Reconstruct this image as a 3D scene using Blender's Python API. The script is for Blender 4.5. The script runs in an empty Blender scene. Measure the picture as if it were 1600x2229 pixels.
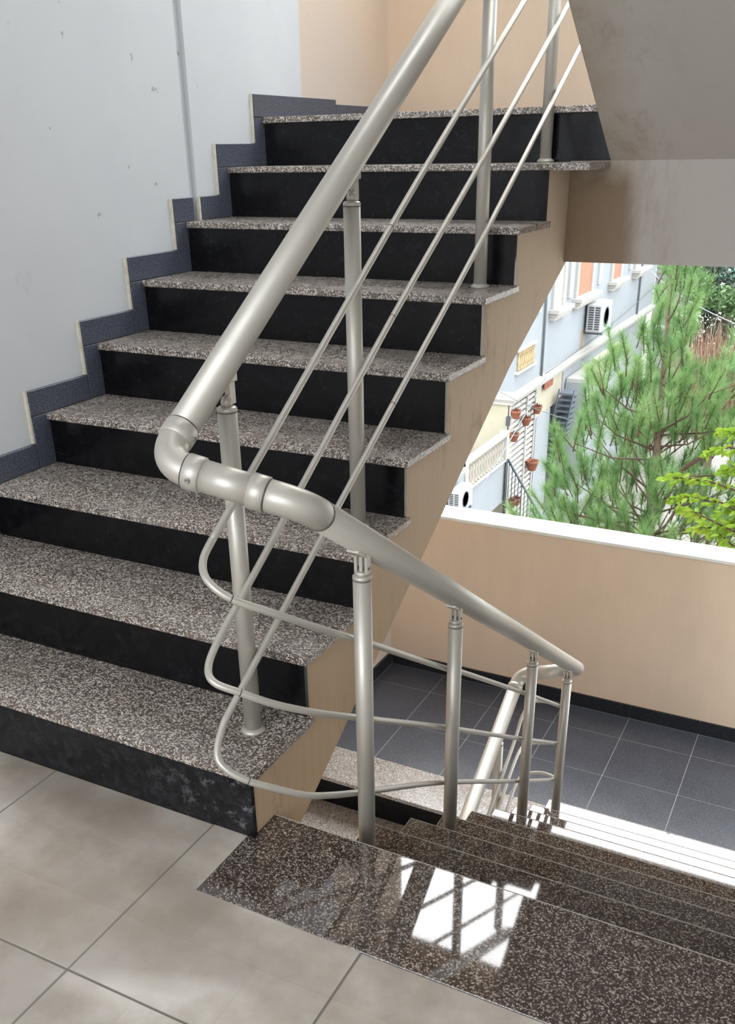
import bpy, bmesh, math, random
from mathutils import Vector, Matrix, Quaternion
random.seed(11)
sc = bpy.context.scene
COL = sc.collection

# ---------------------------------------------------------------- camera, sky, lights, exposure
cam_data = bpy.data.cameras.new('camera')
cam = bpy.data.objects.new('camera', cam_data); COL.objects.link(cam); sc.camera = cam
YAW, PITCH, ROLL = -0.4842, -0.4604, -0.0193
fwd = Vector((math.sin(YAW)*math.cos(PITCH), math.cos(YAW)*math.cos(PITCH), math.sin(PITCH)))
right0 = Vector((math.cos(YAW), -math.sin(YAW), 0)); up0 = right0.cross(fwd)
rgt = math.cos(ROLL)*right0 + math.sin(ROLL)*up0
upv = -math.sin(ROLL)*right0 + math.cos(ROLL)*up0
cam.matrix_world = Matrix((( rgt.x, upv.x, -fwd.x, 2.2127), (rgt.y, upv.y, -fwd.y, -1.0463), (rgt.z, upv.z, -fwd.z, 1.364), (0, 0, 0, 1)))
cam_data.sensor_fit = 'VERTICAL'; cam_data.sensor_height = 36.0
cam_data.lens = 2042.96/2229*36.0
cam_data.shift_x = 8.73/2229; cam_data.shift_y = 226.6/2229
cam_data.clip_start = 0.05; cam_data.clip_end = 300

world = bpy.data.worlds.new('sky'); sc.world = world; world.use_nodes = True
bgn = world.node_tree.nodes['Background']
# overcast sky: about three times brighter overhead than at the horizon
wt = world.node_tree; tc = wt.nodes.new('ShaderNodeTexCoord'); sx = wt.nodes.new('ShaderNodeSeparateXYZ'); rp = wt.nodes.new('ShaderNodeValToRGB')
wt.links.new(tc.outputs['Generated'], sx.inputs[0]); wt.links.new(sx.outputs[2], rp.inputs['Fac']); wt.links.new(rp.outputs['Color'], bgn.inputs['Color'])
rp.color_ramp.elements[0].position = 0.0; rp.color_ramp.elements[0].color = (0.35, 0.37, 0.40, 1)
rp.color_ramp.elements[1].position = 1.0; rp.color_ramp.elements[1].color = (0.88, 0.94, 1.0, 1)
bgn.inputs['Strength'].default_value = 7.2
sun_d = bpy.data.lights.new('sun', 'SUN'); sun_d.energy = 3.0; sun_d.angle = math.radians(48); sun_d.color = (1.0, 0.96, 0.9)
sun = bpy.data.objects.new('sun', sun_d); COL.objects.link(sun)
sun.rotation_euler = Vector((0.22, -0.72, -0.66)).to_track_quat('-Z', 'Y').to_euler()
fill_d = bpy.data.lights.new('fill_light', 'AREA'); fill_d.shape = 'RECTANGLE'; fill_d.size = 2.6; fill_d.size_y = 1.7; fill_d.energy = 24; fill_d.color = (0.95, 0.97, 1.0)  # unseen fill lamp behind the viewer, added to brighten the stairwell
fill = bpy.data.objects.new('fill_light', fill_d); COL.objects.link(fill); fill.location = (1.36, -3.0, 1.85); fill.rotation_euler = (math.radians(80), 0, 0)
sc.view_settings.view_transform = 'Standard'; sc.view_settings.look = 'None'
sc.view_settings.gamma = 1.0; sc.view_settings.use_curve_mapping = False
sc.view_settings.exposure = 0.27
sc.cycles.max_bounces = 10; sc.cycles.diffuse_bounces = 6; sc.cycles.glossy_bounces = 5
sc.cycles.use_denoising = True
sc.cycles.sample_clamp_indirect = 6.0

H = 0.165
# ---------------------------------------------------------------- materials
class N:
    def __init__(s, name):
        s.m = bpy.data.materials.new(name); s.m.use_nodes = True
        s.t = s.m.node_tree; s.b = s.t.nodes['Principled BSDF']
        g = s.t.nodes.new('ShaderNodeNewGeometry'); s.pos = g.outputs['Position']
    def n(s, kind, **kw):
        x = s.t.nodes.new('ShaderNode'+kind)
        for k, v in kw.items():
            if k in x.inputs: x.inputs[k].default_value = v
            else: setattr(x, k, v)
        return x
    def l(s, a, b): s.t.links.new(a, b)
    def noise(s, scale, detail=4, rough=.55, vec=None):
        x = s.n('TexNoise', Scale=scale, Detail=detail, Roughness=rough); s.l(vec or s.pos, x.inputs['Vector']); return x.outputs['Fac']
    def ramp(s, fac, stops, interp='LINEAR'):
        x = s.n('ValToRGB'); cr = x.color_ramp; cr.interpolation = interp
        while len(cr.elements) < len(stops): cr.elements.new(.5)
        for e, (p, c) in zip(cr.elements, stops):
            e.position = p; e.color = (c, c, c, 1) if isinstance(c, (int, float)) else (*c, 1)
        s.l(fac, x.inputs['Fac']); return x.outputs['Color']
    def mix(s, fac, a, b, mode='MIX'):
        x = s.n('Mix', data_type='RGBA', blend_type=mode)
        for i, v in ((0, fac), (6, a), (7, b)):
            if hasattr(v, 'is_linked'): s.l(v, x.inputs[i])
            elif i == 0: x.inputs[0].default_value = v
            else: x.inputs[i].default_value = (*v, 1) if len(v) == 3 else v
        return x.outputs[2]
    def vec(s, sx=1, sy=1, sz=1):
        x = s.n('Mapping'); x.inputs['Scale'].default_value = (sx, sy, sz); s.l(s.pos, x.inputs['Vector']); return x.outputs['Vector']
    def axis(s, i):
        x = s.n('SeparateXYZ'); s.l(s.pos, x.inputs[0]); return x.outputs[i]
    def math(s, op, a, b=0.0, c=None):
        x = s.n('Math', operation=op)
        for i, v in enumerate((a, b) if c is None else (a, b, c)):
            if hasattr(v, 'is_linked'): s.l(v, x.inputs[i])
            else: x.inputs[i].default_value = v
        return x.outputs[0]
    def bump(s, h, strength=.2, dist=.002):
        x = s.n('Bump', Strength=strength, Distance=dist); s.l(h, x.inputs['Height']); s.l(x.outputs['Normal'], s.b.inputs['Normal'])
    def set(s, color=None, rough=None, metal=None, spec=None, **kw):
        for k, v in (('Base Color', color), ('Roughness', rough), ('Metallic', metal), ('Specular IOR Level', spec), *kw.items()):
            if v is None: continue
            if hasattr(v, 'is_linked'): s.l(v, s.b.inputs[k])
            else: s.b.inputs[k].default_value = (*v, 1) if isinstance(v, tuple) and len(v) == 3 else v
        return s.m

def granite(name, dark, mid, pale, scale, rough, bal=.5, dust=0.0, spec=.5, coat=0.0):
    n = N(name)
    v = n.n('TexVoronoi', Scale=scale); v.inputs['Randomness'].default_value = 1.0
    w = n.mix(.004, n.pos, n.n('TexNoise').outputs['Color']) if False else n.pos
    n.l(w, v.inputs['Vector'])
    sep = n.n('SeparateColor'); n.l(v.outputs['Color'], sep.inputs[0])
    c1 = n.ramp(sep.outputs[0], [(0, dark), (bal-.12, tuple(d*.6+m*.4 for d, m in zip(dark, mid))), (bal+.05, mid), (bal+.32, pale), (1, tuple(min(1, p*1.25) for p in pale))])
    c2 = n.noise(scale*.55, 6, .7)
    c = n.mix(n.ramp(c2, [(.50, 0), (.68, .55)]), c1, tuple(d*.8 for d in dark))
    big = n.noise(9, 3)
    c = n.mix(n.ramp(big, [(.35, 0), (.75, .25)]), c, mid)
    if dust:
        c = n.mix(n.ramp(n.noise(3.5, 5), [(.35, dust*.4), (.7, dust)]), c, (.42, .40, .37))
    r = n.ramp(n.noise(14, 4), [(.3, rough*.85), (.7, rough*1.2)])
    if coat: n.b.inputs['Coat Weight'].default_value = coat; n.b.inputs['Coat Roughness'].default_value = .03; n.b.inputs['Coat IOR'].default_value = 1.7
    return n.set(c, r, spec=spec)

M = {}
M['granite_worn'] = granite('worn_granite', (.024, .018, .015), (.16, .112, .085), (.66, .60, .54), 300, .27, .48, .14, .8)
M['granite_gloss'] = granite('polished_granite', (.028, .020, .018), (.105, .075, .062), (.42, .37, .32), 330, .035, .60, 0, .6, .20)
M['granite_lower'] = granite('pale_granite', (.05, .04, .035), (.23, .19, .165), (.60, .56, .52), 300, .28, .45, .3, .6)  # paler granite for the lower flight and lower landing slabs

n = N('black_granite')
f = n.noise(45, 8, .7); c = n.ramp(f, [(.38, (.0022, .0022, .0026)), (.55, (.0045, .0045, .006)), (.72, (.012, .013, .016))])
c = n.mix(n.ramp(n.noise(11, 6, .7), [(.64, 0), (.78, .5)]), c, (.03, .031, .035))
sp = n.ramp(n.noise(190, 2), [(.74, 0), (.78, .8)])
M['black'] = n.set(n.mix(sp, c, (.10, .11, .13)), n.ramp(n.noise(20, 5), [(.3, .16), (.7, .30)]), spec=.28)
n = N('black_granite_chipped')      # lowest riser: white scuffs near its right end
f = n.noise(45, 8, .7); c = n.ramp(f, [(.38, (.0045, .0045, .005)), (.72, (.024, .025, .030))])
x = n.axis(0); reg = n.math('MULTIPLY', n.math('GREATER_THAN', x, .92), n.math('SUBTRACT', x, .9))
fl = n.ramp(n.noise(26, 7, .75), [(.55, 0), (.62, 1)])
m_ = n.math('MINIMUM', n.math('MULTIPLY', n.math('MULTIPLY', fl, reg), 1.3), .5)
M['black_chipped'] = n.set(n.mix(m_, c, (.30, .31, .33)), .22, spec=.28)

n = N('pale_edge_glint'); M['edge_glint'] = n.set(n.ramp(n.noise(220, 3), [(.35, (.26, .23, .20)), (.65, (.58, .54, .49))]), .8)  # pale colour standing in for light glinting off the polished tread edges
n = N('skirting_granite')
M['skirt'] = n.set(n.ramp(n.noise(260, 3, .7), [(.38, (.022, .025, .036)), (.55, (.085, .094, .125)), (.70, (.24, .26, .31))]), .38)
n = N('mortar'); M['mortar'] = n.set(n.ramp(n.noise(40), [(.3, (.50, .47, .38)), (.7, (.66, .62, .52))]), .9)
n = N('grout_light'); M['grout_light'] = n.set((.42, .42, .42), .9)
n = N('grout_beige'); M['grout_beige'] = n.set((.20, .185, .16), .9)

n = N('beige_stone_tile')
a = n.noise(2.6, 6, .6); c = n.ramp(a, [(.36, (.31, .25, .20)), (.50, (.46, .40, .335)), (.64, (.68, .63, .57))])
sm = n.noise(1.0, 3, .5, n.vec(1.3, 3.5, 1)); c = n.mix(n.ramp(sm, [(.46, 0), (.60, .6)]), c, (.26, .21, .165))
c = n.mix(n.ramp(n.noise(9, 8, .75), [(.3, 0), (.8, .3)]), c, (.46, .45, .44))
br = n.n('TexBrick', Scale=1.0); br.offset = .5; br.inputs['Mortar Size'].default_value = .0012
br.inputs['Brick Width'].default_value = .317; br.inputs['Row Height'].default_value = .158
br.inputs['Color1'].default_value = (.42, .42, .42, 1); br.inputs['Color2'].default_value = (.58, .58, .58, 1); br.inputs['Mortar'].default_value = (.40, .38, .36, 1)
mp = n.n('Mapping'); mp.inputs['Location'].default_value = (-.162, .012, 0); n.l(n.pos, mp.inputs[0]); n.l(mp.outputs[0], br.inputs['Vector'])
c = n.mix(.32, c, br.outputs['Color'], 'OVERLAY')
sp = n.ramp(n.noise(70, 2), [(.78, 0), (.82, .5)]); c = n.mix(sp, c, (.16, .14, .12))
cr = n.n('TexVoronoi', feature='DISTANCE_TO_EDGE', Scale=2.3); n.l(n.mix(.12, n.pos, n.n('TexNoise').outputs['Color']) if False else n.pos, cr.inputs['Vector'])
M['beige'] = n.set(c, n.ramp(n.noise(12, 5), [(.3, .34), (.7, .5)]), spec=.35)
n.bump(n.noise(60, 6), .12, .002)

n = N('dark_tile')
c = n.ramp(n.noise(210, 3, .7), [(.38, (.018, .020, .027)), (.55, (.058, .064, .082)), (.70, (.20, .21, .25))])
c = n.mix(n.ramp(n.noise(5, 5), [(.35, 0), (.75, .4)]), c, (.085, .095, .115))
M['dark_tile'] = n.set(c, n.ramp(n.noise(7, 4), [(.3, .30), (.7, .42)]), spec=.5)
n = N('dark_skirt'); M['dark_skirt'] = n.set(n.ramp(n.noise(60, 5), [(.3, (.008, .008, .010)), (.75, (.03, .032, .038))]), .3)

def plaster(name, col, var=.06, stain=None, rough=.75, zs=1.0):
    n = N(name)
    a = n.noise(1.6, 5, .6)
    c = n.mix(n.ramp(a, [(.3, 0), (.7, 1)]), tuple(v*(1-var) for v in col), tuple(min(1, v*(1+var)) for v in col))
    if stain: c = stain(n, c)
    n.bump(n.noise(90, 5), .12, .002)
    return n.set(c, rough, spec=.3)
def left_wall_paint(n, c):
    y = n.math('ADD', n.axis(1), n.math('MULTIPLY', n.noise(6, 5, .6, n.vec(1, 1, .15)), .05))
    k = n.ramp(n.math('SUBTRACT', y, 2.2), [(.548, 0), (.566, 1)])
    z = n.ramp(n.math('ADD', n.axis(2), 1.0), [(.72, 1), (.74, 0)])
    k = n.math('MAXIMUM', k, z)
    c = n.mix(k, c, (.66, .52, .39))
    cl = n.ramp(n.noise(1.1, 5, .6), [(.38, 0), (.62, .28)]); c = n.mix(cl, c, (.50, .515, .535)); sc_ = n.ramp(n.noise(7, 8, .8, n.vec(1, 1, .35)), [(.62, 0), (.68, .35)]); c = n.mix(sc_, c, (.40, .41, .42))
    dots = n.ramp(n.noise(17, 3, .6), [(.715, 0), (.74, .6)]); return n.mix(dots, c, (.22, .21, .20))
M['wall_left'] = plaster('left_wall_paint', (.62, .635, .64), .035, left_wall_paint)
M['wall_white'] = plaster('white_plaster', (.66, .66, .65))
def peach_stain(n, c):
    k = n.ramp(n.noise(2.2, 6, .7, n.vec(1, 1, .25)), [(.45, 0), (.75, .3)]); return n.mix(k, c, (.44, .36, .29))
M['peach'] = plaster('peach_paint', (.74, .57, .415), .04, peach_stain)
n = N('white_sill'); M['sill'] = n.set(n.ramp(n.noise(9, 5), [(.3, (.74, .71, .63)), (.7, (.86, .84, .78))]), .6)
def stringer_stain(n, c):
    v = n.vec(1, 7, .7)
    k = n.ramp(n.noise(2.0, 8, .8, v), [(.48, 0), (.72, .42)]); c = n.mix(k, c, (.36, .27, .18))
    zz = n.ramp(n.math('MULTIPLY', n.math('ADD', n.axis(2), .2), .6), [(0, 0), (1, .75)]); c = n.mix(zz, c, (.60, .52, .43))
    k2 = n.ramp(n.noise(6, 8, .75, n.vec(1, 1, .5)), [(.56, 0), (.70, .55)]); return n.mix(k2, c, (.16, .12, .08))
M['stringer'] = plaster('stair_side_plaster', (.62, .44, .27), .06, stringer_stain, .8)
def soffit_stain(n, c):
    # brown damp patch around the corner where the flight meets the beam
    x = n.axis(0); z = n.axis(2); w = n.math('MULTIPLY', n.math('SUBTRACT', n.noise(4, 6, .65), .5), .35)
    k = n.math('SUBTRACT', 1.0, n.math('MULTIPLY', n.math('SUBTRACT', n.math('ADD', x, w), 1.22), 3.6))
    k = n.math('MINIMUM', n.math('MAXIMUM', k, 0), 1)
    c = n.mix(n.math('MULTIPLY', k, .95), c, (.36, .285, .19))
    xw = n.math('ADD', x, n.math('MULTIPLY', n.math('SUBTRACT', n.noise(9, 6, .7, n.vec(1, 1, .3)), .5), .16))
    zz = n.math('ADD', z, n.math('MULTIPLY', n.math('SUBTRACT', n.noise(7, 6, .7), .5), .14))
    patch = n.math('MULTIPLY', n.ramp(xw, [(0, 0), (1, 1)]), 1.0)
    p = n.n('MapRange', clamp=True); n.l(xw, p.inputs[0]); p.inputs[1].default_value = 1.49; p.inputs[2].default_value = 1.42
    q = n.n('MapRange', clamp=True); n.l(zz, q.inputs[0]); q.inputs[1].default_value = 1.31; q.inputs[2].default_value = 1.24
    r = n.math('MULTIPLY', p.outputs[0], q.outputs[0])
    c = n.mix(n.math('MULTIPLY', r, .85), c, (.22, .15, .09))
    p2 = n.n('MapRange', clamp=True); n.l(xw, p2.inputs[0]); p2.inputs[1].default_value = 1.66; p2.inputs[2].default_value = 1.50
    st = n.ramp(n.noise(5, 8, .75, n.vec(1.6, 1, .35)), [(.5, 0), (.64, .6)])
    c = n.mix(n.math('MULTIPLY', n.math('MULTIPLY', st, p2.outputs[0]), .8), c, (.30, .235, .165))
    return c
M['soffit'] = plaster('damp_stained_plaster', (.53, .495, .46), .04, soffit_stain, .8)
n = N('raw_concrete'); M['concrete'] = n.set(n.ramp(n.noise(8, 6), [(.3, (.22, .20, .18)), (.7, (.36, .34, .31))]), .9)

n = N('satin_aluminium')
M['metal'] = n.set(n.ramp(n.noise(3, 4), [(.3, (.50, .475, .42)), (.7, (.56, .535, .48))]), n.ramp(n.noise(25, 4), [(.3, .38), (.7, .46)]), .45)
n = N('joint_line'); M['joint'] = n.set((.10, .09, .08), .5, .6)
n = N('screw_steel'); M['screw'] = n.set((.35, .35, .34), .3, .9)
n = N('plastic_insert'); M['insert'] = n.set((.30, .32, .30), .45)

def flat(name, col, rough=.6, metal=0, var=.12, sc_=6):
    n = N(name); return n.set(n.ramp(n.noise(sc_, 5), [(.3, tuple(v*(1-var) for v in col)), (.7, tuple(min(1, v*(1+var)) for v in col))]), rough, metal)
M['villa_wall'] = flat('villa_pale_paint', (0.235, 0.253, 0.262), .8, 0, .04, 1.5)
M['villa_trim'] = flat('villa_cream_trim', (0.370, 0.355, 0.320), .7, 0, .06, 3)
M['villa_yellow'] = flat('villa_yellow_paint', (0.330, 0.300, 0.220), .8, 0, .06, 3)
M['orange'] = flat('orange_shutter', (0.310, 0.135, 0.075), .7, 0, .08, 4)
M['rust'] = flat('rust_streak', (0.275, 0.200, 0.125), .9, 0, .2, 3)
M['dark_gap'] = flat('dark_recess', (.05, .05, .055), .8)
M['terracotta'] = flat('terracotta', (0.190, 0.060, 0.030), .8, 0, .2, 20)
M['dark_steel'] = flat('dark_painted_steel', (.045, .06, .07), .45, .3)
M['grey_steel'] = flat('grey_steel_tread', (.10, .115, .14), .5, .3)
M['ac_white'] = flat('white_enamel', (0.360, 0.365, 0.365), .4, 0, .03)
M['baluster'] = flat('cream_cast_stone', (0.310, 0.285, 0.235), .8, 0, .1, 8)
M['gold_baluster'] = flat('ochre_cast_stone', (0.360, 0.275, 0.150), .8, 0, .15, 8)
M['tarp'] = flat('green_tarpaulin', (0.020, 0.210, 0.110), .6, 0, .1, 2)
M['ground'] = flat('pale_paving', (0.210, 0.195, 0.170), .9, 0, .2, .8)
M['far_wall'] = flat('cream_render', (0.330, 0.310, 0.275), .8, 0, .05, 2)
M['bark'] = flat('pine_bark', (.085, .052, .034), .9, 0, .35, 12)
M['cable'] = flat('grey_cable', (0.150, 0.170, 0.180), .5)
M['cable_dark'] = flat('dark_cable', (.06, .08, .08), .5)
M['leaf_dark'] = flat('dark_leaf', (0.018, 0.037, 0.018), .6, 0, .4, 5)
M['leaf_mid'] = flat('mid_leaf', (0.050, 0.105, 0.025), .6, 0, .4, 5)
M['dry'] = flat('dry_red_twigs', (0.135, 0.058, 0.037), .9, 0, .35, 9)
M['dry_pale'] = flat('dry_pale_twigs', (0.210, 0.150, 0.095), .9, 0, .3, 9)
def leafy(name, stops, scale, trans=.25):
    n = N(name); c = n.ramp(n.noise(scale, 4, .7), stops)
    n.b.inputs['Transmission Weight'].default_value = 0
    m = n.set(c, .55, spec=.3)
    tr = n.n('BsdfTranslucent'); n.l(c, tr.inputs['Color']); mx = n.n('MixShader'); mx.inputs[0].default_value = trans
    out = n.t.nodes['Material Output']; n.l(n.b.outputs[0], mx.inputs[1]); n.l(tr.outputs[0], mx.inputs[2]); n.l(mx.outputs[0], out.inputs['Surface'])
    return m
M['needle'] = leafy('pine_needle', [(.3, (.060, .135, .045)), (.5, (.13, .25, .08)), (.7, (.25, .37, .14))], 3.5)
M['bright_leaf'] = leafy('yellow_green_leaf', [(.3, (.12, .24, .02)), (.55, (.24, .37, .035)), (.78, (.38, .39, .06))], 12, .35)

# ---------------------------------------------------------------- mesh helpers
class MB:
    def __init__(s): s.v = []; s.f = []; s.fm = []; s.sm = []
    def add(s, vs, fs, mi=0, smooth=False):
        o = len(s.v); s.v += [tuple(v) for v in vs]; s.f += [tuple(i+o for i in f) for f in fs]; s.fm += [mi]*len(fs); s.sm += [smooth]*len(fs); return s
    def box(s, a, b, mi=0):
        x0, y0, z0 = a; x1, y1, z1 = b
        return s.add([(x0,y0,z0),(x1,y0,z0),(x1,y1,z0),(x0,y1,z0),(x0,y0,z1),(x1,y0,z1),(x1,y1,z1),(x0,y1,z1)],
                     [(0,3,2,1),(4,5,6,7),(0,1,5,4),(1,2,6,5),(2,3,7,6),(3,0,4,7)], mi)
    def cbox(s, a, b, c=.003, mi=0):
        """box with chamfered edges"""
        bm = bmesh.new(); bmesh.ops.create_cube(bm, size=1)
        for v in bm.verts: v.co = Vector([(a[i]+b[i])/2 + v.co[i]*(b[i]-a[i]) for i in range(3)])
        bmesh.ops.bevel(bm, geom=bm.edges[:], offset=c, segments=1, affect='EDGES')
        bm.verts.ensure_lookup_table()
        s.add([v.co for v in bm.verts], [[v.index for v in f.verts] for f in bm.faces], mi); bm.free(); return s
    def tube(s, pts, r, seg=16, mi=0, caps=True, smooth=True):
        pts = [Vector(p) for p in pts]; n = len(pts); rs = r if isinstance(r, (list, tuple)) else [r]*n
        t0 = (pts[1]-pts[0]).normalized(); up = Vector((0,0,1)) if abs(t0.z) < .9 else Vector((0,1,0))
        nx = t0.cross(up).normalized(); ny = nx.cross(t0).normalized(); vs = []; prev = t0
        for i, p in enumerate(pts):
            if i == 0: t = t0
            elif i == n-1: t = (pts[-1]-pts[-2]).normalized()
            else: t = ((pts[i+1]-p).normalized()+(p-pts[i-1]).normalized()).normalized()
            q = prev.rotation_difference(t); nx = q @ nx; ny = q @ ny; prev = t
            for k in range(seg):
                a = 2*math.pi*k/seg; vs.append(p+(nx*math.cos(a)+ny*math.sin(a))*rs[i])
        fs = [(i*seg+k, i*seg+(k+1)%seg, (i+1)*seg+(k+1)%seg, (i+1)*seg+k) for i in range(n-1) for k in range(seg)]
        s.add(vs, fs, mi, smooth)
        if caps:
            o = len(s.v)-len(vs)
            s.f += [tuple(o+k for k in reversed(range(seg))), tuple(o+(n-1)*seg+k for k in range(seg))]; s.fm += [mi]*2; s.sm += [False]*2
        return s
    def lathe(s, base, prof, seg=20, mi=0, axis=(0,0,1)):
        """prof: list of (height, radius) along the axis"""
        ax = Vector(axis).normalized(); b = Vector(base)
        u = ax.orthogonal().normalized(); w = ax.cross(u); vs = []
        for h, r in prof:
            for k in range(seg):
                a = 2*math.pi*k/seg; vs.append(b+ax*h+(u*math.cos(a)+w*math.sin(a))*r)
        m = len(prof)
        fs = [(i*seg+k, i*seg+(k+1)%seg, (i+1)*seg+(k+1)%seg, (i+1)*seg+k) for i in range(m-1) for k in range(seg)]
        s.add(vs, fs, mi, True); o = len(s.v)-len(vs)
        s.f += [tuple(o+k for k in reversed(range(seg))), tuple(o+(m-1)*seg+k for k in range(seg))]; s.fm += [mi]*2; s.sm += [False]*2
        return s
    def prism(s, poly, axis, a, b, mi=0):
        """polygon (2-D) extruded along an axis from a to b; axis 'x': poly=(y,z); 'y': (x,z); 'z': (x,y)"""
        def P(p, t): return {'x': (t, p[0], p[1]), 'y': (p[0], t, p[1]), 'z': (p[0], p[1], t)}[axis]
        n = len(poly); vs = [P(p, a) for p in poly]+[P(p, b) for p in poly]
        fs = [tuple(reversed(range(n))), tuple(range(n, 2*n))]+[(i, (i+1) % n, n+(i+1) % n, n+i) for i in range(n)]
        return s.add(vs, fs, mi)
    def mesh(s, name, mats):
        me = bpy.data.meshes.new(name); me.from_pydata(s.v, [], s.f); me.update()
        for m in (mats if isinstance(mats, (list, tuple)) else [mats]): me.materials.append(m)
        me.polygons.foreach_set('material_index', s.fm); me.polygons.foreach_set('use_smooth', s.sm)
        bm = bmesh.new(); bm.from_mesh(me); bmesh.ops.recalc_face_normals(bm, faces=bm.faces[:]) if len(s.f) < 20000 else None
        bm.to_mesh(me) if len(s.f) < 20000 else None; bm.free(); return me
    def build(s, name, mats, parent=None, **props):
        o = bpy.data.objects.new(name, s.mesh(name, mats)); COL.objects.link(o)
        if parent: o.parent = parent
        for k, v in props.items(): o[k] = v
        return o
def place(name, mesh, parent, loc=(0,0,0), rot=(0,0,0), scale=(1,1,1)):
    o = bpy.data.objects.new(name, mesh); COL.objects.link(o); o.parent = parent; o.location = loc; o.rotation_euler = rot; o.scale = scale; return o
def thing(name, label=None, cat=None, group=None, kind=None, loc=None):
    o = bpy.data.objects.new(name, None); COL.objects.link(o); o.empty_display_size = .1
    if loc: o.location = loc
    for k, v in (('label', label), ('category', cat), ('group', group), ('kind', kind)):
        if v: o[k] = v
    return o
def tag(o, label=None, cat=None, group=None, kind=None):
    for k, v in (('label', label), ('category', cat), ('group', group), ('kind', kind)):
        if v: o[k] = v
    return o
def fillet(pts, rad, seg=8):
    """polyline with rounded corners; rad per inner corner"""
    P = [Vector(p) for p in pts]; out = [P[0]]
    for i in range(1, len(P)-1):
        r = rad[i-1]; a = (P[i-1]-P[i]).normalized(); b = (P[i+1]-P[i]).normalized()
        p0 = P[i]+a*r; p1 = P[i]+b*r
        for k in range(seg+1):
            t = k/seg; out.append(p0*(1-t)**2 + P[i]*2*t*(1-t) + p1*t*t)
    out.append(P[-1]); return out
def smooth_path(pts, n=6):
    """Catmull-Rom through points"""
    P = [Vector(p) for p in pts]; P = [P[0]*2-P[1]]+P+[P[-1]*2-P[-2]]; out = []
    for i in range(1, len(P)-2):
        for k in range(n):
            t = k/n; a, b, c, d = P[i-1:i+3]
            out.append(.5*((2*b)+(c-a)*t+(2*a-5*b+4*c-d)*t*t+(3*b-a-3*c+d)*t**3))
    out.append(P[-2]); return out

# ---------------------------------------------------------------- building shell
XR = 2.74                                  # inner face of the right wall
YB, YF = 3.544, 3.70                       # back parapets: inner and outer face
FL, UL = -9*H, 9*H                         # lower and upper half landing
# left wall: two plaster panels with a recessed vertical joint between them
wl = thing('wall_left', kind='structure')
b = MB(); b.box((-.20, -3.2, -4.4), (-.014, 1.922, 4.6)); b.box((-.20, 1.922, -4.4), (-.034, 1.966, 4.6)); b.box((-.20, 1.966, -4.4), (-.014, YF, 4.6))
b.build('plaster_panel', M['wall_left'], wl)
# right wall; unseen gaps added beside each half landing to let more light in
MB().box((XR, -3.2, -4.4), (XR+.15, 2.60, 4.6)).box((XR, 3.45, -4.4), (XR+.15, YF, 4.6)).box((XR, 2.60, -4.4), (XR+.15, 3.45, -1.25)).box((XR, 2.60, .9), (XR+.15, 3.45, 2.1)).box((XR, 2.60, 3.6), (XR+.15, 3.45, 4.6)).build('wall_right', M['wall_white'], kind='structure')
for z0, z1, nm in ((FL-.45, FL+1.011, 'parapet_wall'), (UL-.58, UL+1.011, 'parapet_wall')):
    o = thing(nm, kind='structure')
    MB().box((-.014, YB, z0), (XR, YF, z1-.02)).build('parapet_body', M['peach'], o)
    MB().cbox((-.014, YB-.006, z1-.02), (XR, YF+.02, z1), .003).build('coping', M['sill'], o)
MB().box((-.014, YB, 3.87), (XR, YF, 4.46)).build('beam', M['peach'], kind='structure')
# back opening behind the viewer: low wall only
MB().box((-.014, -3.2, -.2), (XR, -3.05, .95)).build('parapet_wall', M['peach'], kind='structure')
# ceiling = slab of the next full landing, and the next half landing
MB().box((-.014, -3.2, 2.80), (XR, .11, 2.97)).build('ceiling', M['wall_white'], kind='structure')
MB().box((-.014, 2.42, 4.30), (XR, YB, 4.455)).build('ceiling', M['wall_white'], kind='structure')
MB().box((-.014, 2.42, 3.97), (XR, 2.66, 4.30)).build('beam', M['soffit'], kind='structure')

# beige landing (z = 0)
fl = thing('floor', kind='structure')
MB().box((-.014, -3.2, -.18), (1.19, .297, -.012)).box((1.19, -3.2, -.18), (XR, .375, -.012)).build('landing_slab', M['concrete'], fl)
b = MB().box((-.014, -3.2, -.012), (1.203, .2976, -.0015)).box((1.203, -3.2, -.012), (XR, .107, -.0015)); b.build('grout_bed', M['grout_beige'], fl)
T = .475; g_ = .0022; cache = {}
for i in range(-3, 4):
    for j in range(-7, 2):
        x0, x1 = 1.112+T*i, 1.112+T*(i+1); y0, y1 = -.172+T*j, -.172+T*(j+1)
        x0, x1 = max(x0, -.014), min(x1, XR); y0, y1 = max(y0, -3.05), min(y1, .2975)
        if j == 1: continue
        if j == 0: y1 = .2995
        if x1-x0 < .02 or y1-y0 < .02: continue
        boxes = [(x0, x1, y0, y1)]
        if y1 > .107 and x1 > 1.203:
            boxes = []
            if y0 < .107: boxes.append((x0, x1, y0, .107+g_))
            if x0 < 1.203: boxes.append((x0, 1.203+g_, max(y0, .107-g_), y1))
        bb = MB()
        if len(boxes) == 2:        # tile notched around the granite slab
            xm, ym = 1.2025, .1075
            MB().prism([(x0+g_, y0+g_), (x1-g_, y0+g_), (x1-g_, ym), (xm, ym), (xm, y1-g_), (x0+g_, y1-g_)], 'z', -.010, 0).build('floor_tile', M['beige'], fl); continue
        for k, (a0, a1, c0, c1) in enumerate(boxes):
            if len(boxes) == 2 and k == 0: c1 = .107+g_
            bb.cbox((a0+g_, c0+(g_ if not (len(boxes) == 2 and k == 1) else -g_), -.010), (a1-g_, c1-g_, 0), .0012)
        if boxes: bb.build('floor_tile', M['beige'], fl)
MB().cbox((1.2035, .1085, -.022), (XR, .3886, .0002), .0016).build('granite_slab', M['granite_gloss'], fl)

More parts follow.
